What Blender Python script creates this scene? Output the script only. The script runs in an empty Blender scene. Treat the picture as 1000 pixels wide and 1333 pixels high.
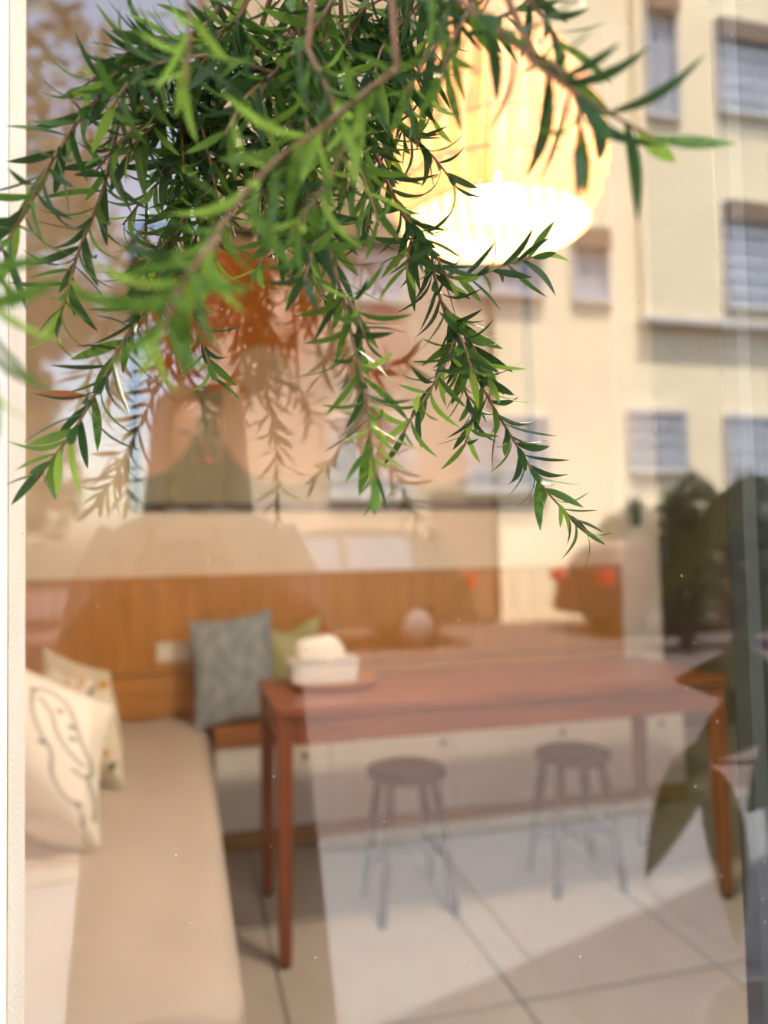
import bpy, bmesh, math, random
import numpy as np
from mathutils import Vector, Matrix

random.seed(7)
rng = np.random.default_rng(11)
scene = bpy.context.scene
C = scene.collection

# ------------------------------------------------------------------ camera
EYE = 1.24                      # camera height; room axes: X along the back wall, Y into the room, Z up
YAW, PITCH, ROLL, FPX = 0.256, -0.046, 0.02, 1000.0
fw = Vector((math.sin(YAW) * math.cos(PITCH), math.cos(YAW) * math.cos(PITCH), -math.sin(PITCH)))
rt = Vector((math.cos(YAW), -math.sin(YAW), 0))
up = rt.cross(fw)
cr, sr = math.cos(ROLL), math.sin(ROLL)
cam = bpy.data.cameras.new('camera')
cam_o = bpy.data.objects.new('camera', cam)
C.objects.link(cam_o)
M = Matrix((rt * cr + up * (-sr), up * cr + rt * sr, -fw)).transposed().to_4x4()
M.translation = (0, 0, EYE)
cam_o.matrix_world = M
cam.sensor_fit = 'VERTICAL'
cam.sensor_height = 36.0
cam.lens = FPX / 1333.0 * 36.0
cam.clip_start = 0.02
cam.clip_end = 200
cam.dof.use_dof = True
cam.dof.focus_distance = 0.60
cam.dof.aperture_fstop = 3.0
scene.camera = cam_o

# ------------------------------------------------------------------ sky, sun, exposure
world = bpy.data.worlds.new('sky')
scene.world = world
world.use_nodes = True
wn = world.node_tree
bg = wn.nodes['Background']
sky = wn.nodes.new('ShaderNodeTexSky')
sky.sky_type = 'NISHITA'
sky.sun_disc = False
sky.sun_elevation = math.radians(71)
sky.sun_rotation = math.radians(-8)
sky.air_density = 1.2
sky.dust_density = 3.0
wn.links.new(sky.outputs[0], bg.inputs[0])
bg.inputs[1].default_value = 0.85
sun = bpy.data.lights.new('sun_offscreen', 'SUN')
sun.energy = 24.0
sun.angle = math.radians(0.6)
sun.color = (1.0, 0.93, 0.80)
sun_o = bpy.data.objects.new('sun_offscreen', sun)
C.objects.link(sun_o)
el, az = math.radians(71), math.radians(8)
sdir = Vector((math.cos(el) * math.sin(az), math.cos(el) * math.cos(az), math.sin(el)))   # towards the sun
sun_o.rotation_euler = sdir.to_track_quat('Z', 'Y').to_euler()
sun_o.location = (0, 6, 12)
vs = scene.view_settings
vs.view_transform = 'Standard'
vs.look = 'None'
vs.exposure = 0.42
vs.gamma = 1.0
vs.use_curve_mapping = False

# ------------------------------------------------------------------ helpers
GLASS_Y = 0.70


def ray(x, y):
    a, b = x - 500.0, y - 666.5
    u = a * cr + b * sr
    v = -a * sr + b * cr
    return fw * FPX + rt * u - up * v


def at(x, y, Y):                      # the point of depth Y that stands at that spot of the view
    d = ray(x, y)
    return Vector((0, 0, EYE)) + d * (Y / d.y)


def mir(x, y, Yp):                    # the place across the street whose mirror image lies there, Yp metres deep in the glass
    p = at(x, y, Yp)
    return Vector((p.x, 2 * GLASS_Y - Yp, p.z))


def srgb(r, g, b):
    f = lambda c: (c / 255.0 / 12.92) if c <= 10 else ((c / 255.0 + 0.055) / 1.055) ** 2.4
    return (f(r), f(g), f(b))


def mat(name, col, rough=0.6, var=0.0, scale=8.0, stretch=(1, 1, 1), bump=0.0, bscale=60.0, metal=0.0,
        col2=None, attr=None, trans=0.0, spec=0.5, detail=3.0):
    m = bpy.data.materials.new(name)
    m.use_nodes = True
    nt = m.node_tree
    p = nt.nodes['Principled BSDF']
    p.inputs['Roughness'].default_value = rough
    p.inputs['Metallic'].default_value = metal
    p.inputs['Specular IOR Level'].default_value = spec
    tc = nt.nodes.new('ShaderNodeTexCoord')
    mp = nt.nodes.new('ShaderNodeMapping')
    mp.inputs['Scale'].default_value = stretch
    nt.links.new(tc.outputs['Object'], mp.inputs[0])
    src = None
    if attr:
        a = nt.nodes.new('ShaderNodeAttribute')
        a.attribute_name = attr
        src = a.outputs['Color']
    elif var > 0 or col2:
        n = nt.nodes.new('ShaderNodeTexNoise')
        n.inputs['Scale'].default_value = scale
        n.inputs['Detail'].default_value = detail
        nt.links.new(mp.outputs[0], n.inputs['Vector'])
        r = nt.nodes.new('ShaderNodeValToRGB')
        c1 = tuple(c * (1 - var) for c in col)
        c2 = col2 if col2 else tuple(min(1, c * (1 + var)) for c in col)
        r.color_ramp.elements[0].position = 0.3
        r.color_ramp.elements[1].position = 0.7
        r.color_ramp.elements[0].color = (*c1, 1)
        r.color_ramp.elements[1].color = (*c2, 1)
        nt.links.new(n.outputs['Fac'], r.inputs[0])
        src = r.outputs[0]
    if src:
        nt.links.new(src, p.inputs['Base Color'])
    else:
        p.inputs['Base Color'].default_value = (*col, 1)
    if bump > 0:
        n2 = nt.nodes.new('ShaderNodeTexNoise')
        n2.inputs['Scale'].default_value = bscale
        n2.inputs['Detail'].default_value = 4
        nt.links.new(mp.outputs[0], n2.inputs['Vector'])
        b = nt.nodes.new('ShaderNodeBump')
        b.inputs['Strength'].default_value = bump
        b.inputs['Distance'].default_value = 0.01
        nt.links.new(n2.outputs['Fac'], b.inputs['Height'])
        nt.links.new(b.outputs[0], p.inputs['Normal'])
    if trans > 0:
        t = nt.nodes.new('ShaderNodeBsdfTranslucent')
        if src:
            nt.links.new(src, t.inputs[0])
        else:
            t.inputs[0].default_value = (*col, 1)
        mx = nt.nodes.new('ShaderNodeMixShader')
        mx.inputs[0].default_value = trans
        nt.links.new(p.outputs[0], mx.inputs[1])
        nt.links.new(t.outputs[0], mx.inputs[2])
        nt.links.new(mx.outputs[0], nt.nodes['Material Output'].inputs[0])
    return m


def emit_mat(name, col, strength):
    m = bpy.data.materials.new(name)
    m.use_nodes = True
    nt = m.node_tree
    nt.nodes.clear()
    e = nt.nodes.new('ShaderNodeEmission')
    e.inputs[0].default_value = (*col, 1)
    e.inputs[1].default_value = strength
    o = nt.nodes.new('ShaderNodeOutputMaterial')
    nt.links.new(e.outputs[0], o.inputs[0])
    return m


WORLD = {}                            # world place of each object's origin (no parent is rotated while building)


def thing(name, label, cat, loc=(0, 0, 0), group=None):
    o = bpy.data.objects.new(name, None)
    o.empty_display_size = 0.1
    C.objects.link(o)
    o.location = loc
    WORLD[o] = Vector(loc)
    o['label'] = label
    o['category'] = cat
    if group:
        o['group'] = group
    return o


def tag(o, label, cat, group=None):
    o['label'] = label
    o['category'] = cat
    if group:
        o['group'] = group
    return o


def link(name, me, parent=None, kind=None):
    o = bpy.data.objects.new(name, me)
    C.objects.link(o)
    WORLD[o] = Vector((0, 0, 0))
    if parent is not None:
        o.parent = parent
        o.location = -WORLD[parent]
    if kind:
        o['kind'] = kind
    return o


def mesh(name, v, f, m, parent=None, smooth=False, kind=None):
    me = bpy.data.meshes.new(name)
    me.from_pydata([tuple(p) for p in v], [], f)
    me.materials.append(m)
    if smooth:
        me.polygons.foreach_set('use_smooth', [True] * len(me.polygons))
    me.update()
    return link(name, me, parent, kind)


def from_bm(name, bm, m, parent=None, smooth=False, kind=None):
    me = bpy.data.meshes.new(name)
    bm.to_mesh(me)
    bm.free()
    me.materials.append(m)
    if smooth:
        me.polygons.foreach_set('use_smooth', [True] * len(me.polygons))
    return link(name, me, parent, kind)


def add_box(bm, lo, hi, bev=0.0, seg=2):
    r = bmesh.ops.create_cube(bm, size=1.0)
    vs_ = r['verts']
    for v in vs_:
        v.co = Vector([lo[i] + (v.co[i] + 0.5) * (hi[i] - lo[i]) for i in range(3)])
    if bev > 0:
        es = list({e for v in vs_ for e in v.link_edges})
        bmesh.ops.bevel(bm, geom=es, offset=bev, segments=seg, profile=0.5, affect='EDGES')


def box(name, lo, hi, m, parent=None, bev=0.0, seg=2, kind=None, smooth=False):
    bm = bmesh.new()
    add_box(bm, lo, hi, bev, seg)
    return from_bm(name, bm, m, parent, kind=kind, smooth=smooth)


def boxes(name, lst, m, parent=None, bev=0.0, kind=None):
    bm = bmesh.new()
    for lo, hi in lst:
        add_box(bm, lo, hi, bev)
    return from_bm(name, bm, m, parent, kind=kind)


def tube_geo(pts, rad, n=8, cap=True):
    pts = [Vector(p) for p in pts]
    if not hasattr(rad, '__len__'):
        rad = [rad] * len(pts)
    v, f = [], []
    ref = None
    for i, p in enumerate(pts):
        d = (pts[min(i + 1, len(pts) - 1)] - pts[max(i - 1, 0)])
        d = d.normalized() if d.length > 1e-9 else Vector((0, 0, 1))
        if ref is None:
            ref = Vector((0, 0, 1)) if abs(d.z) < 0.9 else Vector((1, 0, 0))
        a = (ref - d * ref.dot(d)).normalized()
        b = d.cross(a)
        ref = a
        for k in range(n):
            t = 2 * math.pi * k / n
            v.append(p + (a * math.cos(t) + b * math.sin(t)) * rad[i])
    for i in range(len(pts) - 1):
        for k in range(n):
            k2 = (k + 1) % n
            f.append((i * n + k, i * n + k2, (i + 1) * n + k2, (i + 1) * n + k))
    if cap:
        f.append(tuple(range(n))[::-1])
        f.append(tuple((len(pts) - 1) * n + k for k in range(n)))
    return v, f


def tube(name, pts, rad, m, parent=None, n=8, kind=None):
    v, f = tube_geo(pts, rad, n)
    return mesh(name, v, f, m, parent, smooth=True, kind=kind)


def lathe(name, prof, m, parent=None, c=(0, 0, 0), n=32, axis='Z', smooth=True):
    v, f = [], []
    for r, z in prof:
        for k in range(n):
            t = 2 * math.pi * k / n
            if axis == 'Z':
                v.append((c[0] + r * math.cos(t), c[1] + r * math.sin(t), c[2] + z))
            else:
                v.append((c[0] + r * math.cos(t), c[1] + z, c[2] + r * math.sin(t)))
    for i in range(len(prof) - 1):
        for k in range(n):
            k2 = (k + 1) % n
            f.append((i * n + k, i * n + k2, (i + 1) * n + k2, (i + 1) * n + k))
    f.append(tuple(range(n))[::-1])
    f.append(tuple((len(prof) - 1) * n + k for k in range(n)))
    return mesh(name, v, f, m, parent, smooth=smooth)


def copy_tree(o, parent=None, loc=None):
    c = o.copy()
    C.objects.link(c)
    c.parent = parent
    if loc is not None:
        c.location = loc
    for ch in [x for x in o.children]:
        copy_tree(ch, c)
    return c


# ------------------------------------------------------------------ materials
M_plaster = mat('white_plaster', (0.88, 0.88, 0.87), 0.9, var=0.04, scale=14, bump=0.35, bscale=260)
M_cream = mat('cream_wall', srgb(228, 212, 188), 0.85, var=0.03, scale=3, bump=0.05, bscale=200)
M_white_paint = mat('white_paint', (0.82, 0.79, 0.73), 0.6, var=0.03, scale=5)
M_ceiling = mat('ceiling_paint', srgb(226, 214, 194), 0.9, var=0.02, scale=2)
M_grout = mat('grout', (0.27, 0.24, 0.205), 0.9, var=0.1, scale=30)
M_tile = mat('floor_tile_beige', srgb(190, 182, 170), 0.45, var=0.05, scale=6, detail=5)
M_panel = mat('oak_panel', srgb(190, 133, 66), 0.45, var=0.16, scale=5, stretch=(7, 7, 0.7), detail=5)
M_panel_dk = mat('oak_panel_low', srgb(190, 133, 66), 0.45, var=0.16, scale=5, stretch=(0.7, 7, 7), detail=5)
M_bench_wood = mat('bench_wood', srgb(160, 103, 58), 0.45, var=0.18, scale=5, stretch=(0.8, 6, 6), detail=5)
M_skirt = mat('skirting_wood', srgb(176, 132, 80), 0.5, var=0.15, scale=5, stretch=(0.8, 6, 6))
M_table = mat('table_wood', srgb(132, 68, 34), 0.28, var=0.22, scale=4, stretch=(0.8, 7, 7), detail=5)
M_tleg = mat('table_leg_wood', srgb(134, 72, 38), 0.32, var=0.2, scale=4, stretch=(7, 7, 0.8), detail=5)
M_stool = mat('stool_wood', srgb(72, 40, 30), 0.42, var=0.25, scale=5, stretch=(6, 1, 6), detail=4)
M_mauve = mat('mauve_linen', srgb(200, 188, 176), 0.9, var=0.03, scale=6, bump=0.12, bscale=500)
M_bed_base = mat('daybed_base_wood', srgb(150, 104, 62), 0.5, var=0.15, scale=5, stretch=(6, 0.8, 6))
M_print = mat('printed_cotton', (0.8, 0.76, 0.68), 0.9, attr='Col', bump=0.08, bscale=300)
M_art = mat('art_print', (0.6, 0.5, 0.4), 0.8, attr='Col')
M_frame = mat('dark_frame_wood', srgb(62, 46, 38), 0.4, var=0.2, scale=6)
M_metal_dark = mat('dark_grey_aluminium', (0.014, 0.014, 0.015), 0.6, metal=0.0, spec=0.2, var=0.05, scale=20)
M_metal_edge = mat('grey_gasket', (0.05, 0.052, 0.056), 0.6, var=0.05, scale=30)
M_box = mat('pale_grey_plastic', srgb(205, 203, 200), 0.45, var=0.03, scale=12)
M_tissue = mat('white_tissue', (0.84, 0.80, 0.74), 0.9, var=0.03, scale=20, bump=0.2, bscale=60)
M_tray = mat('tray_wood', srgb(176, 112, 50), 0.35, var=0.2, scale=6, stretch=(1, 5, 5))
M_socket = mat('socket_plastic', srgb(225, 215, 196), 0.4, var=0.02, scale=20)
M_black = mat('black_plastic', (0.025, 0.024, 0.023), 0.4, var=0.1, scale=20)
M_knob = mat('knob_metal', (0.16, 0.14, 0.12), 0.4, var=0.1, scale=30)
M_rattan = mat('rattan', srgb(214, 166, 104), 0.7, var=0.15, scale=20, trans=0.45)
M_brass = mat('brass', srgb(176, 130, 66), 0.35, metal=0.8, var=0.05, scale=20)
M_bulb = emit_mat('bulb_glow', (1.0, 0.78, 0.46), 90.0)
M_stem = mat('twig_bark', srgb(132, 98, 70), 0.8, var=0.2, scale=60)
M_trunk = mat('tree_bark', srgb(104, 84, 66), 0.9, var=0.25, scale=10, stretch=(4, 4, 0.8), bump=0.5, bscale=30)

# glass: clear, with the mirror reflection of a clean pane and a few specks of dust
M_glass = bpy.data.materials.new('window_glass')
M_glass.use_nodes = True
gnt = M_glass.node_tree
gnt.nodes.clear()
g_out = gnt.nodes.new('ShaderNodeOutputMaterial')
g_t = gnt.nodes.new('ShaderNodeBsdfTransparent')
g_t.inputs[0].default_value = (0.985, 0.99, 0.985, 1)
g_g = gnt.nodes.new('ShaderNodeBsdfGlossy')
g_g.inputs['Roughness'].default_value = 0.0
g_lw = gnt.nodes.new('ShaderNodeLayerWeight')
g_lw.inputs[0].default_value = 0.10
g_ma = gnt.nodes.new('ShaderNodeMath')
g_ma.operation = 'MULTIPLY_ADD'
gnt.links.new(g_lw.outputs['Fresnel'], g_ma.inputs[0])
g_ma.inputs[1].default_value = 0.6
g_ma.inputs[2].default_value = 0.088
g_mx = gnt.nodes.new('ShaderNodeMixShader')
gnt.links.new(g_ma.outputs[0], g_mx.inputs[0])
gnt.links.new(g_t.outputs[0], g_mx.inputs[1])
gnt.links.new(g_g.outputs[0], g_mx.inputs[2])
g_tc = gnt.nodes.new('ShaderNodeTexCoord')
g_vo = gnt.nodes.new('ShaderNodeTexVoronoi')
g_vo.inputs['Scale'].default_value = 28.0
gnt.links.new(g_tc.outputs['Object'], g_vo.inputs['Vector'])
g_lt = gnt.nodes.new('ShaderNodeMath')
g_lt.operation = 'LESS_THAN'
g_lt.inputs[1].default_value = 0.026
gnt.links.new(g_vo.outputs['Distance'], g_lt.inputs[0])
g_d = gnt.nodes.new('ShaderNodeBsdfDiffuse')
g_d.inputs[0].default_value = (0.8, 0.8, 0.8, 1)
g_mx2 = gnt.nodes.new('ShaderNodeMixShader')
g_mul = gnt.nodes.new('ShaderNodeMath')
g_mul.operation = 'MULTIPLY'
g_mul.inputs[1].default_value = 0.5
gnt.links.new(g_lt.outputs[0], g_mul.inputs[0])
gnt.links.new(g_mul.outputs[0], g_mx2.inputs[0])
gnt.links.new(g_mx.outputs[0], g_mx2.inputs[1])
gnt.links.new(g_d.outputs[0], g_mx2.inputs[2])
gnt.links.new(g_mx2.outputs[0], g_out.inputs[0])

# ------------------------------------------------------------------ room shell
WY = 3.65           # back wall
XL, XR = -0.95, 6.0
CE0, CE1 = 3.25, 4.15      # lean-to ceiling, low at the window, high at the back wall
XEND = 2.47         # end of the back wall, an open passage beyond

tx0, ty0, TS, GR = 0.255 - 0.625 * 2, 0.742, 0.625, 0.005
floor = box('floor', (XL, 0.62, -0.12), (XR, 8.0, -0.008), M_grout, kind='structure')
tile_me = None
for i in range(0, 12):
    for j in range(-1, 6):
        x, y = tx0 + i * TS, ty0 + j * TS
        if x > XR - TS or y + TS > 4.6 or x < XL - 0.1 or y < 0.75 and j < 0:
            continue
        if tile_me is None:
            bm = bmesh.new()
            add_box(bm, (-TS / 2 + GR, -TS / 2 + GR, -0.008), (TS / 2 - GR, TS / 2 - GR, 0.0), 0.002, 1)
            tile_me = bpy.data.meshes.new('floor_tile')
            bm.to_mesh(tile_me)
            bm.free()
            tile_me.materials.append(M_tile)
        o = bpy.data.objects.new('floor_tile', tile_me)
        C.objects.link(o)
        o.parent = floor
        o.location = (x + TS / 2, y + TS / 2, random.uniform(-0.0006, 0.0))

wb = box('wall_back', (XL, WY, 0), (2.245, WY + 0.15, 4.4), M_cream, kind='structure')
wl = box('wall_left', (XL - 0.15, 0.62, 0), (XL, WY + 0.15, 4.4), M_cream, kind='structure')
wr = box('wall_right', (XR, 0.62, 0), (XR + 0.15, 8.0, 4.4), M_cream, kind='structure')
wf = box('wall_passage_end', (2.2, 7.0, 0), (XR, 7.15, 4.4), M_cream, kind='structure')
wp = box('wall_passage_side', (2.30, WY + 0.16, 0), (2.44, 7.0, 4.4), M_cream, kind='structure')
wpr = box('wall_passage_right', (4.6, WY, 0), (XR, WY + 0.15, 4.4), M_cream, kind='structure')
dk = box('wall_passage_lining', (4.45, WY + 0.16, 0), (4.6, 7.0, 4.4), M_cream, kind='structure')
trim = box('trim_1', (2.245, WY - 0.03, 0), (XEND, WY + 0.16, 4.4), M_white_paint, bev=0.004, kind='structure')
# sloped ceiling slab
v = []
for x in (XL - 0.15, XR + 0.15):
    for yy, zz in ((0.50, CE0 - 0.03), (WY + 0.2, CE1), (8.0, CE1)):
        v += [(x, yy, zz), (x, yy, zz + 0.12)]
f = [(0, 2, 8, 6), (2, 4, 10, 8), (1, 7, 9, 3), (3, 9, 11, 5), (0, 6, 7, 1), (4, 5, 11, 10), (0, 1, 3, 2), (2, 3, 5, 4), (6, 8, 9, 7), (8, 10, 11, 9)]
ceil = mesh('ceiling', v, f, M_ceiling, kind='structure')

# street facade with the window opening
OX0, OX1, OZ0, OZ1 = -0.143, 1.55, 0.30, 2.75
FY0, FY1 = 0.62, 0.78
wfz = CE0 - 0.02
boxes('wall_front', [((-6.0, FY0, -0.05), (OX0, FY1, wfz)), ((OX1, FY0, -0.05), (9.0, FY1, wfz)),
                     ((OX0, FY0, -0.05), (OX1, FY1, OZ0)), ((OX0, FY0, OZ1), (OX1, FY1, wfz))], M_plaster, kind='structure')
v = []
for yy in (FY0 - 0.12, FY1):
    v += [(0.62, yy, wfz + 0.10), (3.35, yy, wfz + 2.75), (6.1, yy, wfz + 0.10)]
mesh('shadow_gable', v, [(0, 1, 2), (5, 4, 3), (0, 3, 4, 1), (1, 4, 5, 2), (2, 5, 3, 0)], M_plaster, kind='structure')  # unseen gable, added so its raked edge throws diagonal shade on the pavement
win = box('window_1', (OX0 + 0.001, 0.69, OZ0 + 0.001), (OX1 - 0.001, 0.735, OZ0 + 0.05), M_metal_dark, bev=0.003, kind='structure')
box('window_frame', (OX0 + 0.001, 0.69, OZ1 - 0.05), (OX1 - 0.001, 0.735, OZ1 - 0.001), M_metal_dark, win, bev=0.003)
box('window_frame', (OX1 - 0.05, 0.69, OZ0 + 0.05), (OX1 - 0.001, 0.735, OZ1 - 0.05), M_metal_dark, win, bev=0.003)
pane = box('pane', (OX0 + 0.001, GLASS_Y, OZ0 + 0.05), (OX1 - 0.05, GLASS_Y + 0.004, OZ1 - 0.05), M_glass, win)
stile = box('stile', (0.603, 0.712, OZ0 + 0.05), (0.70, 0.752, OZ1 - 0.05), M_metal_dark, win, bev=0.002)
box('gasket', (0.586, 0.7045, OZ0 + 0.05), (0.6028, 0.728, OZ1 - 0.05), M_metal_edge, win)

# ------------------------------------------------------------------ oak panelling on the back wall
pan = thing('wall_panelling', 'honey oak panelling along the foot of the cream back wall', 'panelling', (-0.9, WY - 0.02, 0.4))
xs = [XL + 0.005, 0.098, 1.18, 2.24]
for i in range(3):
    box('panel', (xs[i] + 0.0015, WY - 0.024, 0.695), (xs[i + 1] - 0.0015, WY, 1.112), M_panel, pan, bev=0.002)
    box('lower_panel', (xs[i] + 0.0015, WY - 0.034, 0.40), (xs[i + 1] - 0.0015, WY, 0.69), M_panel_dk, pan, bev=0.002)
box('top_cap', (XL + 0.005, WY - 0.03, 1.1125), (2.24, WY, 1.128), M_panel_dk, pan, bev=0.002)

# ------------------------------------------------------------------ built-in bench along the back wall
BF, BTOP = 3.275, 0.505
BX1 = 2.335
bench = thing('storage_bench', 'wooden topped storage bench with white door fronts along the back wall', 'bench', (1.2, 3.4, 0))
box('seat', (0.115, BF - 0.012, 0.425), (BX1, WY - 0.036, BTOP), M_bench_wood, bench, bev=0.004)
box('carcass', (0.115, BF + 0.02, 0.0), (BX1, WY - 0.036, 0.424), M_white_paint, bench)
box('plinth', (0.115, BF - 0.004, 0.001), (BX1, BF + 0.019, 0.076), M_skirt, bench, bev=0.003)
de = [0.118, 0.60, 1.16, 1.74, BX1]
for i in range(4):
    d = box('door', (de[i] + 0.002, BF, 0.08), (de[i + 1] - 0.002, BF + 0.019, 0.422), M_white_paint, bench, bev=0.002)
    kx = (0.49, 1.10, 1.68, 2.20)[i]
    lathe('knob', [(0.006, -0.001), (0.007, -0.012), (0.013, -0.018), (0.012, -0.024), (0.003, -0.026)], M_knob, d,
          c=(kx, BF, 0.375), n=12, axis='Y')

# ------------------------------------------------------------------ daybed along the left wall
bed = thing('daybed', 'long daybed with a smooth mauve linen mattress along the left wall', 'daybed', (-0.4, 2.4, 0))
box('base', (XL + 0.01, 1.36, 0.001), (0.075, WY - 0.04, 0.30), M_bed_base, bed, bev=0.005)


def mattress():
    x0, x1, y0, y1, z0, z1 = XL + 0.01, 0.098, 1.33, WY - 0.038, 0.301, 0.492
    nu, nv = 26, 60
    bm = bmesh.new()
    add_box(bm, (x0, y0, z0), (x1, y1, z1))
    bmesh.ops.subdivide_edges(bm, edges=bm.edges[:], cuts=30, use_grid_fill=True)
    cxm, cym = (x0 + x1) / 2, (y0 + y1) / 2
    hx, hy, R = (x1 - x0) / 2, (y1 - y0) / 2, 0.06
    for vv in bm.verts:
        p = vv.co
        # round the plan corners and the top edge
        dx = max(abs(p.x - cxm) - (hx - R), 0)
        dy = max(abs(p.y - cym) - (hy - R), 0) if p.y < cym else 0
        dz = max(p.z - (z1 - R), 0)
        l = math.sqrt(dx * dx + dy * dy + dz * dz)
        if l > R:
            k = R / l
            p.x = cxm + math.copysign(abs(p.x - cxm) - dx + dx * k, p.x - cxm)
            if p.y < cym:
                p.y = cym - (abs(p.y - cym) - dy + dy * k)
            p.z = p.z - dz + dz * k
        if p.z > z1 - 0.03:
            p.z += 0.004 * math.sin(p.x * 21 + p.y * 2.5) + 0.003 * math.sin(p.x * 37 - p.y * 4 + 1)
            p.z += 0.012 * math.exp(-((p.x + 0.45) / 0.35) ** 2)
    return bm


from_bm('mattress', mattress(), M_mauve, bed, smooth=True)


# ------------------------------------------------------------------ cushions
def cushion(name, label, cen, ux, uy, w, h, t, colour_fn, group=None, dip=0.0, n=72):
    cen, ux, uy = Vector(cen), Vector(ux).normalized(), Vector(uy)
    uy = uy.normalized()                # a soft cushion slumps: its edges need not be square
    un = ux.cross(uy).normalized()
    o = thing(name, label, 'cushion', cen, group)
    v, f, col = [], [], []
    for s in (1, -1):
        for j in range(n + 1):
            for i in range(n + 1):
                a, b = i / n * 2 - 1, j / n * 2 - 1
                pr = (max(0, 1 - abs(a) ** 2.3) * max(0, 1 - abs(b) ** 2.3)) ** 0.75
                # sides pulled in between the pointed corners
                pa = a * (1 - 0.09 * (1 - b * b))
                pb = b * (1 - 0.09 * (1 - a * a))
                if dip and b > 0:
                    pb -= dip * b * math.exp(-(a / 0.5) ** 2)
                wr_ = 0.012 * math.sin(a * 7 + b * 3) * math.sin(b * 6 - a * 2) * (1 - pr)
                z = s * (t / 2 * pr + 0.002) + wr_ * pr
                v.append(ux * (pa * w / 2) + uy * (pb * h / 2) + un * z + cen)
                col.append(colour_fn(a, b) if s > 0 else colour_fn(9, 9))
    N = (n + 1) ** 2
    for s in (0, 1):
        for j in range(n):
            for i in range(n):
                q = [s * N + j * (n + 1) + i, s * N + j * (n + 1) + i + 1, s * N + (j + 1) * (n + 1) + i + 1, s * N + (j + 1) * (n + 1) + i]
                f.append(tuple(q if s == 0 else q[::-1]))
    b_ = mesh('cover', v, f, M_print, o, smooth=True)
    ca = b_.data.color_attributes.new('Col', 'FLOAT_COLOR', 'POINT')
    ca.data.foreach_set('color', np.array([(*c, 1.0) for c in col]).ravel())
    # piped seam around the edge
    edge = []
    for k in range(96):
        q = k / 96 * 4
        sd, e = int(q), (q - int(q)) * 2 - 1
        a, b = [(e, -1), (1, e), (-e, 1), (-1, -e)][sd]
        pa, pb = a * (1 - 0.09 * (1 - b * b)), b * (1 - 0.09 * (1 - a * a))
        if dip and b > 0:
            pb -= dip * b * math.exp(-(a / 0.5) ** 2)
        edge.append(ux * (pa * w / 2) + uy * (pb * h / 2) + cen)
    tube('seam', edge + [edge[0]], 0.0025, M_seam[name], o, n=6)
    return o


def seg_dist(px, py, poly):
    d = 9
    for (x0, y0), (x1, y1) in zip(poly, poly[1:]):
        dx, dy = x1 - x0, y1 - y0
        t = max(0, min(1, ((px - x0) * dx + (py - y0) * dy) / (dx * dx + dy * dy + 1e-9)))
        d = min(d, math.hypot(px - x0 - t * dx, py - y0 - t * dy))
    return d


def smooth_poly(pts, k=3):
    for _ in range(k):
        q = [pts[0]]
        for a, b in zip(pts, pts[1:]):
            q += [(a[0] * .75 + b[0] * .25, a[1] * .75 + b[1] * .25), (a[0] * .25 + b[0] * .75, a[1] * .25 + b[1] * .75)]
        pts = q + [pts[-1]]
    return pts


CR = (0.80, 0.75, 0.66)
INK = (0.07, 0.065, 0.06)
face_lines = [smooth_poly(p) for p in [
    [(-0.05, 0.72), (0.12, 0.82), (0.35, 0.74), (0.50, 0.48), (0.62, 0.20), (0.78, -0.02), (0.72, -0.22), (0.55, -0.18)],
    [(-0.05, 0.72), (-0.02, 0.40), (0.12, 0.10), (0.30, -0.08), (0.28, -0.35), (0.42, -0.60), (0.66, -0.66), (0.66, -0.86)],
    [(0.05, 0.62), (0.22, 0.48), (0.30, 0.22), (0.48, 0.02), (0.66, -0.06)],
    [(0.72, -0.22), (0.82, -0.44), (0.80, -0.70)],
]]
ticks = [(-0.05, 0.70), (0.30, 0.56), (0.46, 0.40), (0.50, 0.24), (0.16, -0.02), (0.62, -0.60), (-0.5, 0.3), (-0.6, -0.4)]


def col_face(a, b):
    if a > 2:
        return CR
    a -= 0.16
    d = min(seg_dist(a, b, p) for p in face_lines)
    k = max(0, min(1, (0.032 - d) / 0.02)) * 0.8
    for (x, y) in ticks:
        e = math.hypot(a - x, (b - y) * 1.4)
        k = max(k, max(0, min(1, (0.065 - e) / 0.04)))
    return tuple(c * (1 - k) + i * k for c, i in zip(CR, INK))


fl = [(-0.25, 0.45, 0), (0.25, 0.30, 2), (0.15, -0.1, 0), (0.62, 0.05, 1), (0.75, 0.62, 1), (0.55, -0.35, 2), (0.82, -0.2, 1),
      (0.72, -0.62, 0), (0.2, 0.68, 2), (-0.2, 0.0, 1), (0.35, -0.68, 1), (-0.6, 0.2, 0), (-0.1, -0.5, 0), (0.88, 0.3, 1), (0.48, 0.52, 0), (0.84, -0.45, 0), (0.62, -0.1, 0), (0.86, 0.05, 1), (0.9, -0.68, 1), (0.7, 0.3, 0), (0.05, 0.5, 0), (0.5, 0.75, 0), (0.92, 0.75, 0)]
FC = [(0.62, 0.30, 0.05), (0.10, 0.14, 0.05), (0.70, 0.48, 0.22)]


def col_floral(a, b):
    c = (0.79, 0.73, 0.60)
    if a > 2:
        return c
    for i, (x, y, t) in enumerate(fl):
        an = i * 1.1
        dx, dy = a - x, b - y
        u, w_ = dx * math.cos(an) + dy * math.sin(an), -dx * math.sin(an) + dy * math.cos(an)
        e = math.hypot(u / (0.13 if t == 1 else 0.085), w_ / (0.05 if t == 1 else 0.085))
        k = max(0, min(1, (1.1 - e) / 0.4))
        c = tuple(q * (1 - k) + z * k for q, z in zip(c, FC[t]))
    return c


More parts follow.
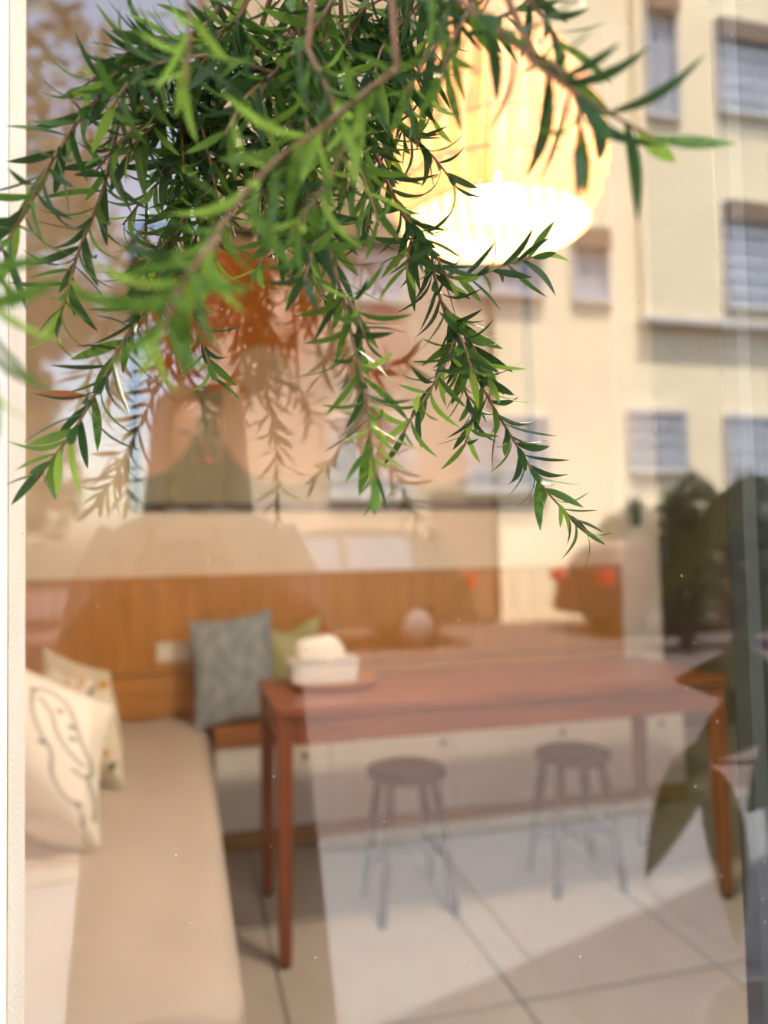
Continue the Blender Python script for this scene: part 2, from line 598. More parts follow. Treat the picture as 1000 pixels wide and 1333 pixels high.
def col_blue(a, b):
    base, alt = srgb(124, 138, 148), srgb(170, 174, 172)
    if a > 2:
        return base
    k = 0.5 + 0.5 * math.sin(a * 9 + 1.5 * math.sin(b * 5)) * math.sin(b * 8 + 1.3 * math.cos(a * 6))
    k2 = 0.5 + 0.5 * math.sin(a * 31) * math.sin(b * 29)
    k = 0.75 * k + 0.25 * k2
    return tuple(x * (1 - k) + y * k for x, y in zip(base, alt))


def col_green(a, b):
    base, alt = srgb(166, 167, 112), srgb(192, 191, 146)
    k = 0.5 + 0.5 * math.sin(a * 5 + b * 3) if a < 2 else 0.5
    return tuple(x * (1 - k) + y * k for x, y in zip(base, alt))


M_seam = {'cream_cushion': mat('seam_cream', (0.72, 0.67, 0.58), 0.9, var=0.05), 'floral_cushion': mat('seam_floral', (0.7, 0.63, 0.5), 0.9, var=0.05),
          'blue_cushion': mat('seam_blue', srgb(104, 124, 140), 0.9, var=0.05), 'green_cushion': mat('seam_green', srgb(150, 152, 90), 0.9, var=0.05)}

def stand(corner, ux, uy, w, h):      # centre of a cushion that stands on its lower right corner
    ux, uy = Vector(ux).normalized(), Vector(uy)
    uy = uy.normalized()
    return Vector(corner) - ux * (w / 2) + uy * (h / 2)


UX, UY = (0.84, -0.12, -0.46), (0.06, 0.30, 0.82)
cushion('cream_cushion', 'cream cushion printed with black line drawings on the mauve daybed', stand((-0.205, 2.05, 0.515), UX, UY, 0.48, 0.34),
        UX, UY, 0.48, 0.34, 0.20, col_face)
UX, UY = (0.62, -0.76, -0.14), (-0.14, 0.22, 0.96)
cushion('floral_cushion', 'cream cushion with small orange and green flowers behind the line-drawn one', stand((-0.18, 2.53, 0.515), UX, UY, 0.40, 0.36),
        UX, UY, 0.40, 0.36, 0.17, col_floral)
UX, UY = (0.84, -0.46, 0.0), (-0.20, 0.30, 0.93)
cushion('cream_cushion', 'plain side of a cream cushion half hidden by the white wall edge', stand((-0.40, 2.36, 0.515), UX, UY, 0.42, 0.40),
        UX, UY, 0.42, 0.40, 0.13, lambda a, b: CR)
cushion('blue_cushion', 'square grey-blue patterned cushion leaning on the oak panelling', at(297, 862, 3.41),
        (0.97, 0.05, 0.10), (-0.04, 0.26, 0.95), 0.36, 0.47, 0.12, col_blue)
cushion('green_cushion', 'dented olive green cushion beside the blue one', at(362, 850, 3.54),
        (0.98, -0.05, -0.02), (0.03, 0.18, 0.97), 0.34, 0.36, 0.10, col_green, dip=0.30)

# ------------------------------------------------------------------ wall plates
so = thing('wall_socket', 'cream double socket plate on the oak panelling', 'socket', (-0.04, WY - 0.025, 0.80))
p0, p1 = at(197, 824, WY), at(240, 849, WY)
box('plate', (p0.x, WY - 0.034, p1.z), (p1.x + 0.01, WY - 0.0242, p0.z), M_socket, so, bev=0.003)
for dx in (0.28, 0.72):
    xx = p0.x + (p1.x - p0.x) * dx
    box('outlet', (xx - 0.018, WY - 0.036, (p0.z + p1.z) / 2 - 0.018), (xx + 0.018, WY - 0.0342, (p0.z + p1.z) / 2 + 0.018), M_white_paint, so, bev=0.001)
dp = thing('door_phone', 'slim dark intercom handset on the white wall post', 'intercom', (2.33, WY - 0.03, 1.4))
q0, q1 = at(818, 660, WY - 0.03), at(830, 698, WY - 0.03)
box('handset', (q0.x, WY - 0.06, q1.z), (q1.x, WY - 0.031, q0.z), M_black, dp, bev=0.006)
box('button', ((q0.x + q1.x) / 2 - 0.008, WY - 0.063, q1.z + 0.03), ((q0.x + q1.x) / 2 + 0.008, WY - 0.0602, q1.z + 0.05), M_metal_edge, dp, bev=0.001)

# ------------------------------------------------------------------ framed picture
PX0, PX1, PZ0, PZ1 = -0.225, 1.755, 1.425, 2.76
pic = thing('framed_picture', 'large abstract picture in a thin dark frame on the cream wall', 'picture', ((PX0 + PX1) / 2, WY - 0.02, PZ0))
FWd = 0.035
box('frame_rail', (PX0, WY - 0.035, PZ0), (PX1, WY - 0.001, PZ0 + FWd), M_frame, pic, bev=0.003)
box('frame_rail', (PX0, WY - 0.035, PZ1 - FWd), (PX1, WY - 0.001, PZ1), M_frame, pic, bev=0.003)
box('frame_rail', (PX0, WY - 0.035, PZ0 + FWd), (PX0 + FWd, WY - 0.001, PZ1 - FWd), M_frame, pic, bev=0.003)
box('frame_rail', (PX1 - FWd, WY - 0.035, PZ0 + FWd), (PX1, WY - 0.001, PZ1 - FWd), M_frame, pic, bev=0.003)
nu, nv = 200, 136
v, f, col = [], [], []
A_bg, A_pink, A_grey, A_or, A_cr = srgb(204, 178, 150), srgb(206, 172, 142), srgb(150, 144, 120), srgb(196, 118, 46), srgb(208, 186, 156)


def art(x, y):              # frame pixels of the photograph's view of the picture are only a measuring aid: u,v run over the print
    # u 0..1 left to right, v 0..1 bottom to top
    X, Y = x * 1.91, y * 1.265
    c = A_bg
    e = lambda cx_, cy_, rx, ry: ((X - cx_) / rx) ** 2 + ((Y - cy_) / ry) ** 2 < 1
    if Y < 0.16 or (0.10 < X < 1.2 and Y < 0.62):
        c = A_grey
    if Y < 0.62 and e(0.0, 0.42, 0.255, 0.30):
        c = A_pink
    if e(0.66, 0.40, 0.30, 0.31):
        c = A_pink
    if e(1.35, 0.30, 0.34, 0.22):
        c = A_pink
    if Y >= 0.52 and e(0.42, 0.86, 0.44, 0.34):
        c = A_or
    if e(1.16, 0.76, 0.15, 0.22):
        c = A_or
    if e(0.56, 0.63, 0.12, 0.12):
        c = A_cr
    return c


for j in range(nv + 1):
    for i in range(nu + 1):
        v.append((PX0 + FWd - 0.002 + (PX1 - PX0 - 2 * FWd + 0.004) * i / nu, WY - 0.012, PZ0 + FWd - 0.002 + (PZ1 - PZ0 - 2 * FWd + 0.004) * j / nv))
        col.append(art(i / nu, j / nv))
for j in range(nv):
    for i in range(nu):
        a = j * (nu + 1) + i
        f.append((a, a + 1, a + nu + 2, a + nu + 1))
pr = mesh('print', v, f, M_art, pic)
ca = pr.data.color_attributes.new('Col', 'FLOAT_COLOR', 'POINT')
ca.data.foreach_set('color', np.array([(*c, 1.0) for c in col]).ravel())

# ------------------------------------------------------------------ table
tb = thing('dining_table', 'long reddish brown wooden dining table in front of the storage bench', 'table', (1.05, 2.6, 0))
TX0, TX1, TY0, TY1, TH = 0.262, 1.842, 2.325, 2.875, 0.765
box('tabletop', (TX0, TY0, TH - 0.035), (TX1, TY1, TH), M_table, tb, bev=0.006)
ap0, ap1 = TH - 0.118, TH - 0.036
box('apron', (TX0 + 0.06, TY0 + 0.012, ap0), (TX1 - 0.06, TY0 + 0.034, ap1), M_table, tb, bev=0.003)
box('apron', (TX0 + 0.06, TY1 - 0.034, ap0), (TX1 - 0.06, TY1 - 0.012, ap1), M_table, tb, bev=0.003)
box('apron', (TX0 + 0.014, TY0 + 0.062, ap0), (TX0 + 0.036, TY1 - 0.062, ap1), M_table, tb, bev=0.003)
box('apron', (TX1 - 0.036, TY0 + 0.062, ap0), (TX1 - 0.014, TY1 - 0.062, ap1), M_table, tb, bev=0.003)
for lx, sx in ((TX0 + 0.004, 1), (TX1 - 0.004, -1)):
    for ly, sy in ((TY0 + 0.006, 1), (TY1 - 0.006, -1)):
        bm = bmesh.new()
        add_box(bm, (min(lx, lx + sx * 0.052), min(ly, ly + sy * 0.052), 0.012), (max(lx, lx + sx * 0.052), max(ly, ly + sy * 0.052), TH - 0.036), 0.006)
        for vv in bm.verts:           # tapered towards the foot on the inner faces
            k = 1 - vv.co.z / TH
            vv.co.x = lx + (vv.co.x - lx) * (1 - 0.30 * k)
            vv.co.y = ly + (vv.co.y - ly) * (1 - 0.30 * k)
        lg = from_bm('leg', bm, M_tleg, tb)
        fx, fy = lx + sx * 0.018, ly + sy * 0.018
        box('foot_pad', (fx - 0.015, fy - 0.015, 0.0), (fx + 0.015, fy + 0.015, 0.0118), M_black, lg, bev=0.002)

# ------------------------------------------------------------------ stools
def make_stool(loc, label):
    st = thing('wooden_stool', label, 'stool', loc, 'round stools under the table')
    x0, y0, _ = loc
    SH = 0.475
    lathe('seat', [(0.02, SH - 0.038), (0.10, SH - 0.040), (0.134, SH - 0.032), (0.142, SH - 0.018), (0.138, SH - 0.005), (0.125, SH), (0.06, SH - 0.004), (0.01, SH - 0.005)],
          M_stool, st, c=(x0, y0, 0), n=40)
    for sx in (-1, 1):
        for sy in (-1, 1):
            top = Vector((x0 + sx * 0.078, y0 + sy * 0.078, SH - 0.036))
            bot = Vector((x0 + sx * 0.128, y0 + sy * 0.128, 0.0))
            pts = [top.lerp(bot, t) for t in (0, .12, .35, .6, .62, .85, 1)]
            tube('leg', pts, [.0155, .017, .0185, .0175, .019, .0145, .0125], M_stool, st, n=12)
    L = lambda z: 0.078 + (0.128 - 0.078) * (1 - z / (SH - 0.036))
    for sx in (-1, 1):
        z = 0.185
        a = L(z)
        tube('stretcher', [(x0 + sx * a, y0 - a, z), (x0 + sx * a, y0, z - 0.004), (x0 + sx * a, y0 + a, z)], [.009, .013, .009], M_stool, st, n=10)
    z = 0.183
    a = L(z)
    tube('cross_stretcher', [(x0 - a, y0, z), (x0 - a * .5, y0, z + .008), (x0, y0, z + .011), (x0 + a * .5, y0, z + .008), (x0 + a, y0, z)], [.011, .014, .012, .014, .011], M_stool, st, n=10)
    return st


s1 = make_stool((0.747, 2.618, 0), 'dark brown round wooden stool under the table, closer to the daybed')
s2 = copy_tree(s1, None, (1.391, 2.628, 0))
s2['label'] = 'dark brown round wooden stool under the table, farther from the daybed'
s2.rotation_euler = (0, 0, math.radians(-4))

# ------------------------------------------------------------------ tray with tissue box
tc_ = (0.50, 2.68)
tray = thing('round_tray', 'round wooden tray on the table under a pale box', 'tray', (tc_[0], tc_[1], TH))
lathe('dish', [(0.02, 0.0005), (0.125, 0.0005), (0.152, 0.010), (0.160, 0.020), (0.155, 0.021), (0.146, 0.014), (0.12, 0.007), (0.02, 0.006)], M_tray, tray, c=(tc_[0], tc_[1], TH), n=48)
lathe('foot_ring', [(0.10, 0.0), (0.105, 0.0), (0.105, 0.0006), (0.10, 0.0006)], M_tray, tray, c=(tc_[0], tc_[1], TH), n=32)
tbx = thing('tissue_box', 'pale grey rectangular tissue box on the round tray', 'box', (0.47, 2.68, TH + 0.008))
bm = bmesh.new()
add_box(bm, (0.345, 2.61, TH + 0.0078), (0.585, 2.73, TH + 0.085), 0.014, 3)
for vv in bm.verts:
    k = (vv.co.z - TH) / 0.09
    vv.co.x = 0.465 + (vv.co.x - 0.465) * (0.94 + 0.06 * k)
from_bm('body', bm, M_box, tbx, smooth=False)
box('rim', (0.340, 2.605, TH + 0.0852), (0.590, 2.735, TH + 0.094), M_box, tbx, bev=0.004)
# a puffed fold of tissue
bm = bmesh.new()
bmesh.ops.create_icosphere(bm, subdivisions=4, radius=1.0)
for vv in bm.verts:
    p = vv.co
    q = Vector((math.copysign(abs(p.x) ** .7, p.x) * 0.088, math.copysign(abs(p.y) ** .8, p.y) * 0.045, max(-0.02, math.copysign(abs(p.z) ** .8, p.z) * 0.058)))
    q.z += 0.008 * math.sin(q.x * 40) * math.cos(q.y * 50) * (p.z > 0) - 0.02 * (q.x / 0.09) * (p.z > 0) * 0.5
    vv.co = q + Vector((0.458, 2.67, TH + 0.113))
from_bm('tissue', bm, M_tissue, tbx, smooth=True)

# ------------------------------------------------------------------ pendant lamp
LY = 1.75
lp = at(660, 235, LY)
LX, LZ = lp.x, lp.z
lamp = thing('pendant_lamp', 'glowing woven rattan pendant lamp hanging above the table', 'lamp', (LX, LY, LZ - 0.15))
ceil_z = CE0 - 0.03 + (CE1 - CE0 + 0.03) * (LY - 0.5) / (WY - 0.3)
shade_top, shade_bot = LZ + 0.46, LZ - 0.13


def shade_r(t):                 # t 0 top .. 1 bottom
    return 0.055 + 0.225 * math.sin(min(1, t * 1.25) * math.pi / 2) ** 0.9 - 0.05 * max(0, t - 0.8) / 0.2


rib_me = None
NR_ = 40
for k in range(NR_):
    if rib_me is None:
        v, f = [], []
        n = 14
        for i in range(n + 1):
            t = i / n
            r = shade_r(t)
            z = shade_top + (shade_bot - shade_top) * t - LZ
            wd = (0.35 + 0.65 * t) * 0.016 + 0.002
            sw = 0.10 * math.sin(t * 3)
            for dw in (-wd, wd):
                for dr in (0, -0.0025):
                    v.append(((r + dr) * math.cos(sw) - dw * math.sin(sw), (r + dr) * math.sin(sw) + dw * math.cos(sw), z))
        for i in range(n):
            a = i * 4
            f += [(a, a + 2, a + 6, a + 4), (a + 1, a + 5, a + 7, a + 3), (a, a + 4, a + 5, a + 1), (a + 2, a + 3, a + 7, a + 6)]
        rib_me = bpy.data.meshes.new('shade_strip')
        rib_me.from_pydata(v, [], f)
        rib_me.materials.append(M_rattan)
    o = bpy.data.objects.new('shade_strip', rib_me)
    C.objects.link(o)
    o.parent = lamp
    o.location = (0, 0, 0.15)
    o.rotation_euler = (0, 0, 2 * math.pi * k / NR_)
for t in (0.02, 0.15, 0.3, 0.45, 0.6, 0.75, 0.88, 1.0):
    r = shade_r(t) + (0.004 if t < 1 else 0.002)
    z = shade_top + (shade_bot - shade_top) * t
    ring = [(LX + r * math.cos(a * math.pi / 24), LY + r * math.sin(a * math.pi / 24), z) for a in range(49)]
    tube('shade_ring', ring, 0.004, M_rattan, lamp, n=6)
bl = lathe('bulb', [(0.014, 0.06), (0.022, 0.05), (0.044, 0.032), (0.055, 0.004), (0.052, -0.02), (0.036, -0.042), (0.006, -0.054)], M_bulb, lamp, c=(LX, LY, LZ - 0.06), n=24)
lathe('bulb_holder', [(0.004, 0.13), (0.018, 0.125), (0.020, 0.062), (0.014, 0.060)], M_brass, lamp, c=(LX, LY, LZ - 0.06), n=20)
tube('cord', [(LX, LY, LZ + 0.068), (LX, LY, ceil_z - 0.03)], 0.003, M_black, lamp, n=8)
lathe('ceiling_rose', [(0.05, 0.02), (0.05, -0.008), (0.03, -0.03), (0.004, -0.032)], M_brass, lamp, c=(LX, LY, ceil_z - 0.005), n=24)
pl = bpy.data.lights.new('pendant_light', 'POINT')
pl.energy = 210
pl.color = (1.0, 0.86, 0.68)
pl.shadow_soft_size = 0.062
plo = bpy.data.objects.new('pendant_light', pl)
C.objects.link(plo)
plo.parent = lamp
plo.location = (0, 0, 0.15 - 0.07)


# ================================================================== the street, seen in the pane
GZ = -0.04
M_slab = mat('pavement_slab', srgb(102, 103, 106), 0.85, var=0.07, scale=5, detail=5, bump=0.2, bscale=80)
M_bed = mat('pavement_joint', srgb(120, 112, 104), 0.95, var=0.1, scale=20)
M_road = mat('road_brick', srgb(78, 66, 62), 0.9, var=0.14, scale=9, detail=6, bump=0.2, bscale=60)
M_kerb = mat('kerb_stone', srgb(104, 101, 98), 0.9, var=0.08, scale=10)
M_render = mat('cream_render', srgb(240, 224, 190), 0.9, var=0.03, scale=1.2, bump=0.1, bscale=40)
M_sill = mat('window_surround', srgb(200, 194, 190), 0.8, var=0.04, scale=6)
M_wpane = mat('street_window_glass', srgb(150, 158, 172), 0.12, var=0.25, scale=0.8, spec=0.8)
M_bars = mat('white_window_bars', (0.78, 0.78, 0.80), 0.5, var=0.03)
M_shutter = mat('shutter_box', srgb(120, 96, 74), 0.7, var=0.1, scale=8)
M_pipe = mat('drain_pipe', srgb(132, 100, 70), 0.6, var=0.1, scale=4)
M_shrub = mat('shrub_leaf', srgb(52, 68, 36), 0.6, var=0.35, scale=3, trans=0.2)
M_tree_leaf = mat('street_tree_leaf', srgb(60, 72, 40), 0.6, var=0.35, scale=2, trans=0.2)
M_carpaint = mat('dark_car_paint', (0.035, 0.032, 0.022), 0.3, var=0.1, scale=2)
M_carred = mat('maroon_car_paint', (0.06, 0.018, 0.016), 0.3, var=0.1, scale=2)
M_carglass = mat('car_glass', (0.10, 0.13, 0.17), 0.05, spec=1.0, var=0.05)
M_tyre = mat('tyre_rubber', (0.02, 0.02, 0.02), 0.85, var=0.1, scale=30)
M_rim = mat('alloy_rim', (0.25, 0.25, 0.26), 0.4, metal=0.5, var=0.05)
M_tail = mat('tail_light', (0.65, 0.02, 0.02), 0.2, var=0.1, scale=20)
M_head = mat('head_light', (0.75, 0.76, 0.78), 0.15, var=0.05)

pav = box('pavement', (-7.0, -1.89, GZ - 0.15), (10.0, 0.618, GZ - 0.010), M_bed, kind='structure')
slab_me = None
PS = 0.62
for i in range(-4, 12):
    for j in range(4):
        if slab_me is None:
            bm = bmesh.new()
            add_box(bm, (-PS / 2 + .004, -PS / 2 + .004, -0.010), (PS / 2 - .004, PS / 2 - .004, 0), 0.003, 1)
            slab_me = bpy.data.meshes.new('paving_slab')
            bm.to_mesh(slab_me)
            bm.free()
            slab_me.materials.append(M_slab)
        o = bpy.data.objects.new('paving_slab', slab_me)
        C.objects.link(o)
        o.parent = pav
        o.location = (0.1 + i * PS, 0.30 - j * PS, GZ + random.uniform(-.001, .001))
box('kerb', (-7.0, -2.04, GZ - 0.15), (10.0, -1.89, GZ), M_kerb, kind='structure')
box('road', (-40, -30.0, GZ - 0.3), (60, -2.04, GZ - 0.10), M_road, kind='structure')
box('ground', (-40, 0.8, -0.6), (60, 30, -0.15), M_road, kind='structure')

# ------------------------------------------------------------------ apartment house across the street
BY = 2 * GLASS_Y - 12.8
bld = thing('apartment_building', 'cream rendered apartment house with barred windows across the street', 'building', (8.0, BY - 4, GZ))
bx0 = mir(300, 300, 12.8).x
box('wall', (bx0, BY - 8.0, GZ - 0.1), (24.0, BY, 15.0), M_render, bld)
lx = mir(652, 300, 12.8).x
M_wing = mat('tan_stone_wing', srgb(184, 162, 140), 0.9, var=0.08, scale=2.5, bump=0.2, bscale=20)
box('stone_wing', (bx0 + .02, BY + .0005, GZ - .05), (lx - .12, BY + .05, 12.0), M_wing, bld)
c0, c1 = mir(843, 280, 12.8), mir(843, 428, 12.8)
box('bay_wall', (c0.x, BY + 0.002, c1.z + 0.002), (24.0, BY + 0.18, 15.0), M_render, bld)
box('string_course', (c0.x - 0.05, BY + 0.001, c1.z - 0.14), (24.0, BY + 0.26, c1.z), M_sill, bld, bev=0.02)
box('roof_cornice', (bx0 - 0.2, BY - 8.2, 15.001), (24.2, BY + 0.4, 15.3), M_sill, bld)


def bwin(x0, y0, x1, y1, bars, out=0.0, shut=False):
    a, b = mir(x0, y0, 12.8), mir(x1, y1, 12.8)
    X0, X1, Z0, Z1 = min(a.x, b.x), max(a.x, b.x), min(a.z, b.z), max(a.z, b.z)
    if X1 - X0 < 0.5:
        return
    y = BY + out
    fr = boxes('window', [((X0, y + .004, Z0), (X0 + .09, y + .08, Z1)), ((X1 - .09, y + .004, Z0), (X1, y + .08, Z1)),
                          ((X0 + .09, y + .004, Z0), (X1 - .09, y + .10, Z0 + .09)), ((X0 + .09, y + .004, Z1 - .09), (X1 - .09, y + .08, Z1)),
                          (((X0 + X1) / 2 - .03, y + .004, Z0 + .09), ((X0 + X1) / 2 + .03, y + .05, Z1 - .09))], M_sill, bld)
    box('pane', (X0 + .09, y + .0045, Z0 + .09), (X1 - .09, y + .02, Z1 - .09), M_wpane, fr)
    if bars:
        n = int((X1 - X0) / 0.16)
        m_ = int((Z1 - Z0) / 0.28)
        boxes('bars', [((X0 + (X1 - X0) * i / n - .012, y + .11, Z0 + .05), (X0 + (X1 - X0) * i / n + .012, y + .125, Z1 - .02)) for i in range(1, n)] +
              [((X0, y + .126, Z0 + (Z1 - Z0) * i / m_ - .014), (X1, y + .14, Z0 + (Z1 - Z0) * i / m_ + .014)) for i in range(0, m_ + 1)], M_bars, fr)
    if shut:
        box('shutter_box', (X0 + .05, y + .082, Z1 - .42), (X1 - .05, y + .2, Z1 - .02), M_shutter, fr)


for w in ((855, 12, 898, 182, False, .18, True), (945, 52, 1075, 195, True, .18, True), (945, 285, 1075, 437, True, .18, True),
          (755, 306, 806, 410, False, 0, True), (820, 545, 898, 632, True, 0, False), (945, 557, 1075, 690, True, 0, False),
          (600, 300, 718, 400, False, .05, True), (606, 545, 716, 650, True, .05, False), (430, 285, 540, 400, False, .05, True),
          (430, 540, 540, 650, True, .05, False), (430, 20, 540, 140, False, .05, True)):
    bwin(*w)
d0 = mir(648, 300, 12.8)
tube('drain_pipe', [(d0.x, BY + .08, GZ), (d0.x, BY + .08, 14.6)], 0.055, M_pipe, bld, n=8)
ax0, ax1 = mir(560, 690, 12.8), mir(645, 690, 12.8)
dr = box('door', (ax0.x, BY + .052, GZ), (ax1.x - .1, BY + .11, 2.2), M_shutter, bld)


# ------------------------------------------------------------------ shrubs and trees of the street
def leaf_cloud(name, blobs, n, size, m, parent):
    v, f = [], []
    per = [max(1, int(n * (b[1][0] * b[1][1] * b[1][2]) ** .67 / sum((q[1][0] * q[1][1] * q[1][2]) ** .67 for q in blobs))) for b in blobs]
    for (cen, rad), k in zip(blobs, per):
        for _ in range(k):
            d = rng.normal(size=3)
            d /= np.linalg.norm(d)
            p = np.array(cen) + d * np.array(rad) * rng.uniform(0.35, 1.0) ** 0.5
            a = rng.normal(size=3)
            a /= np.linalg.norm(a)
            b = np.cross(a, rng.normal(size=3))
            b /= np.linalg.norm(b)
            L, W = size * rng.uniform(.7, 1.3), size * rng.uniform(.3, .5)
            i = len(v)
            v += [p - a * L / 2, p + b * W / 2, p + a * L / 2, p - b * W / 2]
            f.append((i, i + 1, i + 2, i + 3))
    return mesh(name, v, f, m, parent, kind='stuff')


def shrub(loc, blobs, n, size, label, m, name='shrub', cat='shrub', group=None):
    s = thing(name, label, cat, loc, group)
    tops = [b[0] for b in blobs]
    base = Vector(loc)
    for t in tops[:4]:
        t = Vector(t)
        tube('stem', [base + Vector((0, 0, -0.05)), base.lerp(t, .5) + Vector((.08, .04, 0)), t], [.07, .045, .02], M_trunk, s, n=8)
    leaf_cloud('foliage', blobs, n, size, m, s)
    return s


sh = [(mir(885, 690, 8.4), 0.38, 1.15, 'dark green shrub beside the tail of the maroon car'),
      (mir(962, 700, 8.3), 0.40, 1.15, 'dark green shrub in front of the maroon car doors'),
      (mir(812, 690, 12.1), 0.5, 1.1, 'low loose shrub against the apartment house wall'),
      (mir(1045, 690, 8.2), 0.5, 1.2, 'dark green shrub by the nose of the maroon car')]
for p, rx, h, lab in sh:
    shrub((p.x, p.y, GZ - .1), [((p.x, p.y, h * .75), (rx, .5, h * .75)), ((p.x + rx * .3, p.y + .1, h * 1.3), (rx * .6, .45, h * .55)), ((p.x - rx * .4, p.y, h * 1.15), (rx * .5, .4, h * .5))],
          1500, .17, lab, M_shrub, group='shrubs along the street')
for (X, Y, h, r, lab) in ((-2.6, -8.2, 7.0, 1.9, 'leafy street tree by the house corner, behind the photographer'),
                          (-7.2, -9.5, 8.0, 2.3, 'taller street tree beyond the first one'), (-3.4, -13.2, 8.2, 1.6, 'slim street tree at the edge of the house wall')):
    t = thing('street_tree', lab, 'tree', (X, Y, GZ - .1), 'street trees')
    tube('trunk', [(X, Y, GZ - .12), (X + .1, Y, h * .4), (X - .05, Y + .1, h * .75)], [.2, .15, .06], M_trunk, t, n=10)
    bl_ = []
    for k in range(9):
        a = k * 2.4
        rr = r * (.25 + .5 * (k % 3) / 2)
        z = h * (.30 + .62 * k / 8)
        bl_.append(((X + rr * math.cos(a), Y + rr * math.sin(a), z), (r * .55, r * .55, r * .5)))
        tube('bough', [(X, Y, h * (.2 + .5 * k / 8)), (X + rr * math.cos(a) * .6, Y + rr * math.sin(a) * .6, z - .2), bl_[-1][0]], [.06, .04, .015], M_trunk, t, n=6)
    leaf_cloud('foliage', bl_, 5200, .26, M_tree_leaf, t)


# ------------------------------------------------------------------ cars
def car(loc, label, name, paint, flip, L=4.4, H=1.62, W=1.78):
    c = thing(name, label, 'car', loc)
    X, Y, Z = loc
    s = -1 if flip else 1
    low = [(-.5, .32), (-.495, .62), (-.475, .80), (-.30, .92), (-.16, .98), (.0, 1.0), (.25, 1.0), (.44, .98), (.49, .86), (.5, .55), (.495, .32)]
    top = [(-.20, .97), (-.09, 1.40), (.0, 1.52), (.15, 1.56), (.33, 1.53), (.42, 1.38), (.475, 1.0)]

    def loft(prof, wl_, wh, zmid):
        v, f = [], []
        n = len(prof)
        for side in (-1, -.86, .86, 1):
            k = 1 if abs(side) == 1 else 0
            for (px, pz) in prof:
                zz = pz * H / 1.56
                w_ = W / 2 * (wl_ if pz < zmid else wl_ + (wh - wl_) * min(1, (pz - zmid) / .5))
                inset = .96 if k else 1.0
                v.append((X + s * px * L * inset, Y + math.copysign(w_ * abs(side), side), Z + .32 + (zz - .32) * (.97 if k else 1)))
        for q in range(3):
            for i in range(n):
                j = (i + 1) % n
                f.append((q * n + i, q * n + j, (q + 1) * n + j, (q + 1) * n + i))
        f.append(tuple(range(n))[::-1])
        f.append(tuple(3 * n + i for i in range(n)))
        return v, f
    v, f = loft(low, 1.0, .97, .7)
    mesh('body', v, f, paint, c)
    v, f = loft(top, .93, .74, .97)
    cab = mesh('cabin', v, f, paint, c)
    for sd in (-1, 1):
        for (a, b, a2, b2) in ((-.15, .075, -.06, .07), (.095, .30, .09, .29)):
            zs0, zs1 = Z + 1.02 * H / 1.56, Z + 1.44 * H / 1.56
            y0_, y1_ = Y + sd * W / 2 * .935, Y + sd * W / 2 * .80
            v = [(X + s * a * L, y0_, zs0), (X + s * b * L, y0_, zs0), (X + s * b2 * L, y1_, zs1), (X + s * a2 * L, y1_, zs1)]
            v += [(p[0], p[1] - sd * .03, p[2]) for p in v]
            mesh('side_window', v, [(0, 1, 2, 3), (7, 6, 5, 4), (0, 4, 5, 1), (1, 5, 6, 2), (2, 6, 7, 3), (3, 7, 4, 0)], M_carglass, cab)
    for wx in (-.31, .31):
        for sd in (-1, 1):
            wy = Y + sd * (W / 2 - .10)
            wc = (X + s * wx * L, wy, Z + .33)
            w_ = lathe('wheel', [(.12, -.1), (.30, -.1), (.33, -.06), (.33, .06), (.30, .1), (.12, .1)], M_tyre, c, c=wc, n=28, axis='Y')
            lathe('rim', [(.02, -.108), (.20, -.104), (.215, -.09), (.215, .09), (.20, .104), (.02, .108)], M_rim, w_, c=wc, n=20, axis='Y')
    for sd in (-1, 1):
        yy = Y + sd * W / 2 * .80
        box('tail_light', (min(X + s * .482 * L, X + s * .503 * L), yy - .16, Z + .78), (max(X + s * .482 * L, X + s * .503 * L), yy + .17, Z + .98), M_tail, c, bev=.01)
        box('head_light', (min(X - s * .485 * L, X - s * .503 * L), yy - .16, Z + .62), (max(X - s * .485 * L, X - s * .503 * L), yy + .15, Z + .78), M_head, c, bev=.01)
    box('bumper', (X - L * .507, Y - W * .46, Z + .34), (X + L * .507, Y + W * .46, Z + .52), M_black, c, bev=.03)
    return c


wp_ = mir(537, 805, 10.0)
car((wp_.x - .31 * 4.4, wp_.y - .8, GZ - .10), 'dark olive parked car in front of the apartment house', 'parked_car', M_carpaint, False, H=1.66)
tp_ = mir(772, 760, 10.4)
car((tp_.x + 2.05, tp_.y - .28, GZ - .10), 'maroon parked car behind the olive one', 'parked_car', M_carred, True, H=1.46)

# ------------------------------------------------------------------ big-leaved potted plant beside the window
M_bigleaf = mat('plant_leaf', srgb(112, 128, 52), 0.45, var=0.3, scale=6, trans=0.4)
M_pot = mat('grey_pot', srgb(150, 146, 138), 0.8, var=0.08, scale=8)
PXc, PYc = 1.12, 0.18
plant = thing('potted_plant', 'big-leaved plant in a grey pot against the wall by the window', 'potted plant', (PXc, PYc, GZ))
pot = lathe('pot', [(.11, 0.001), (.15, .02), (.185, .30), (.20, .32), (.20, .36), (.18, .36), (.17, .31), (.02, .31)], M_pot, plant, c=(PXc, PYc, GZ), n=36)


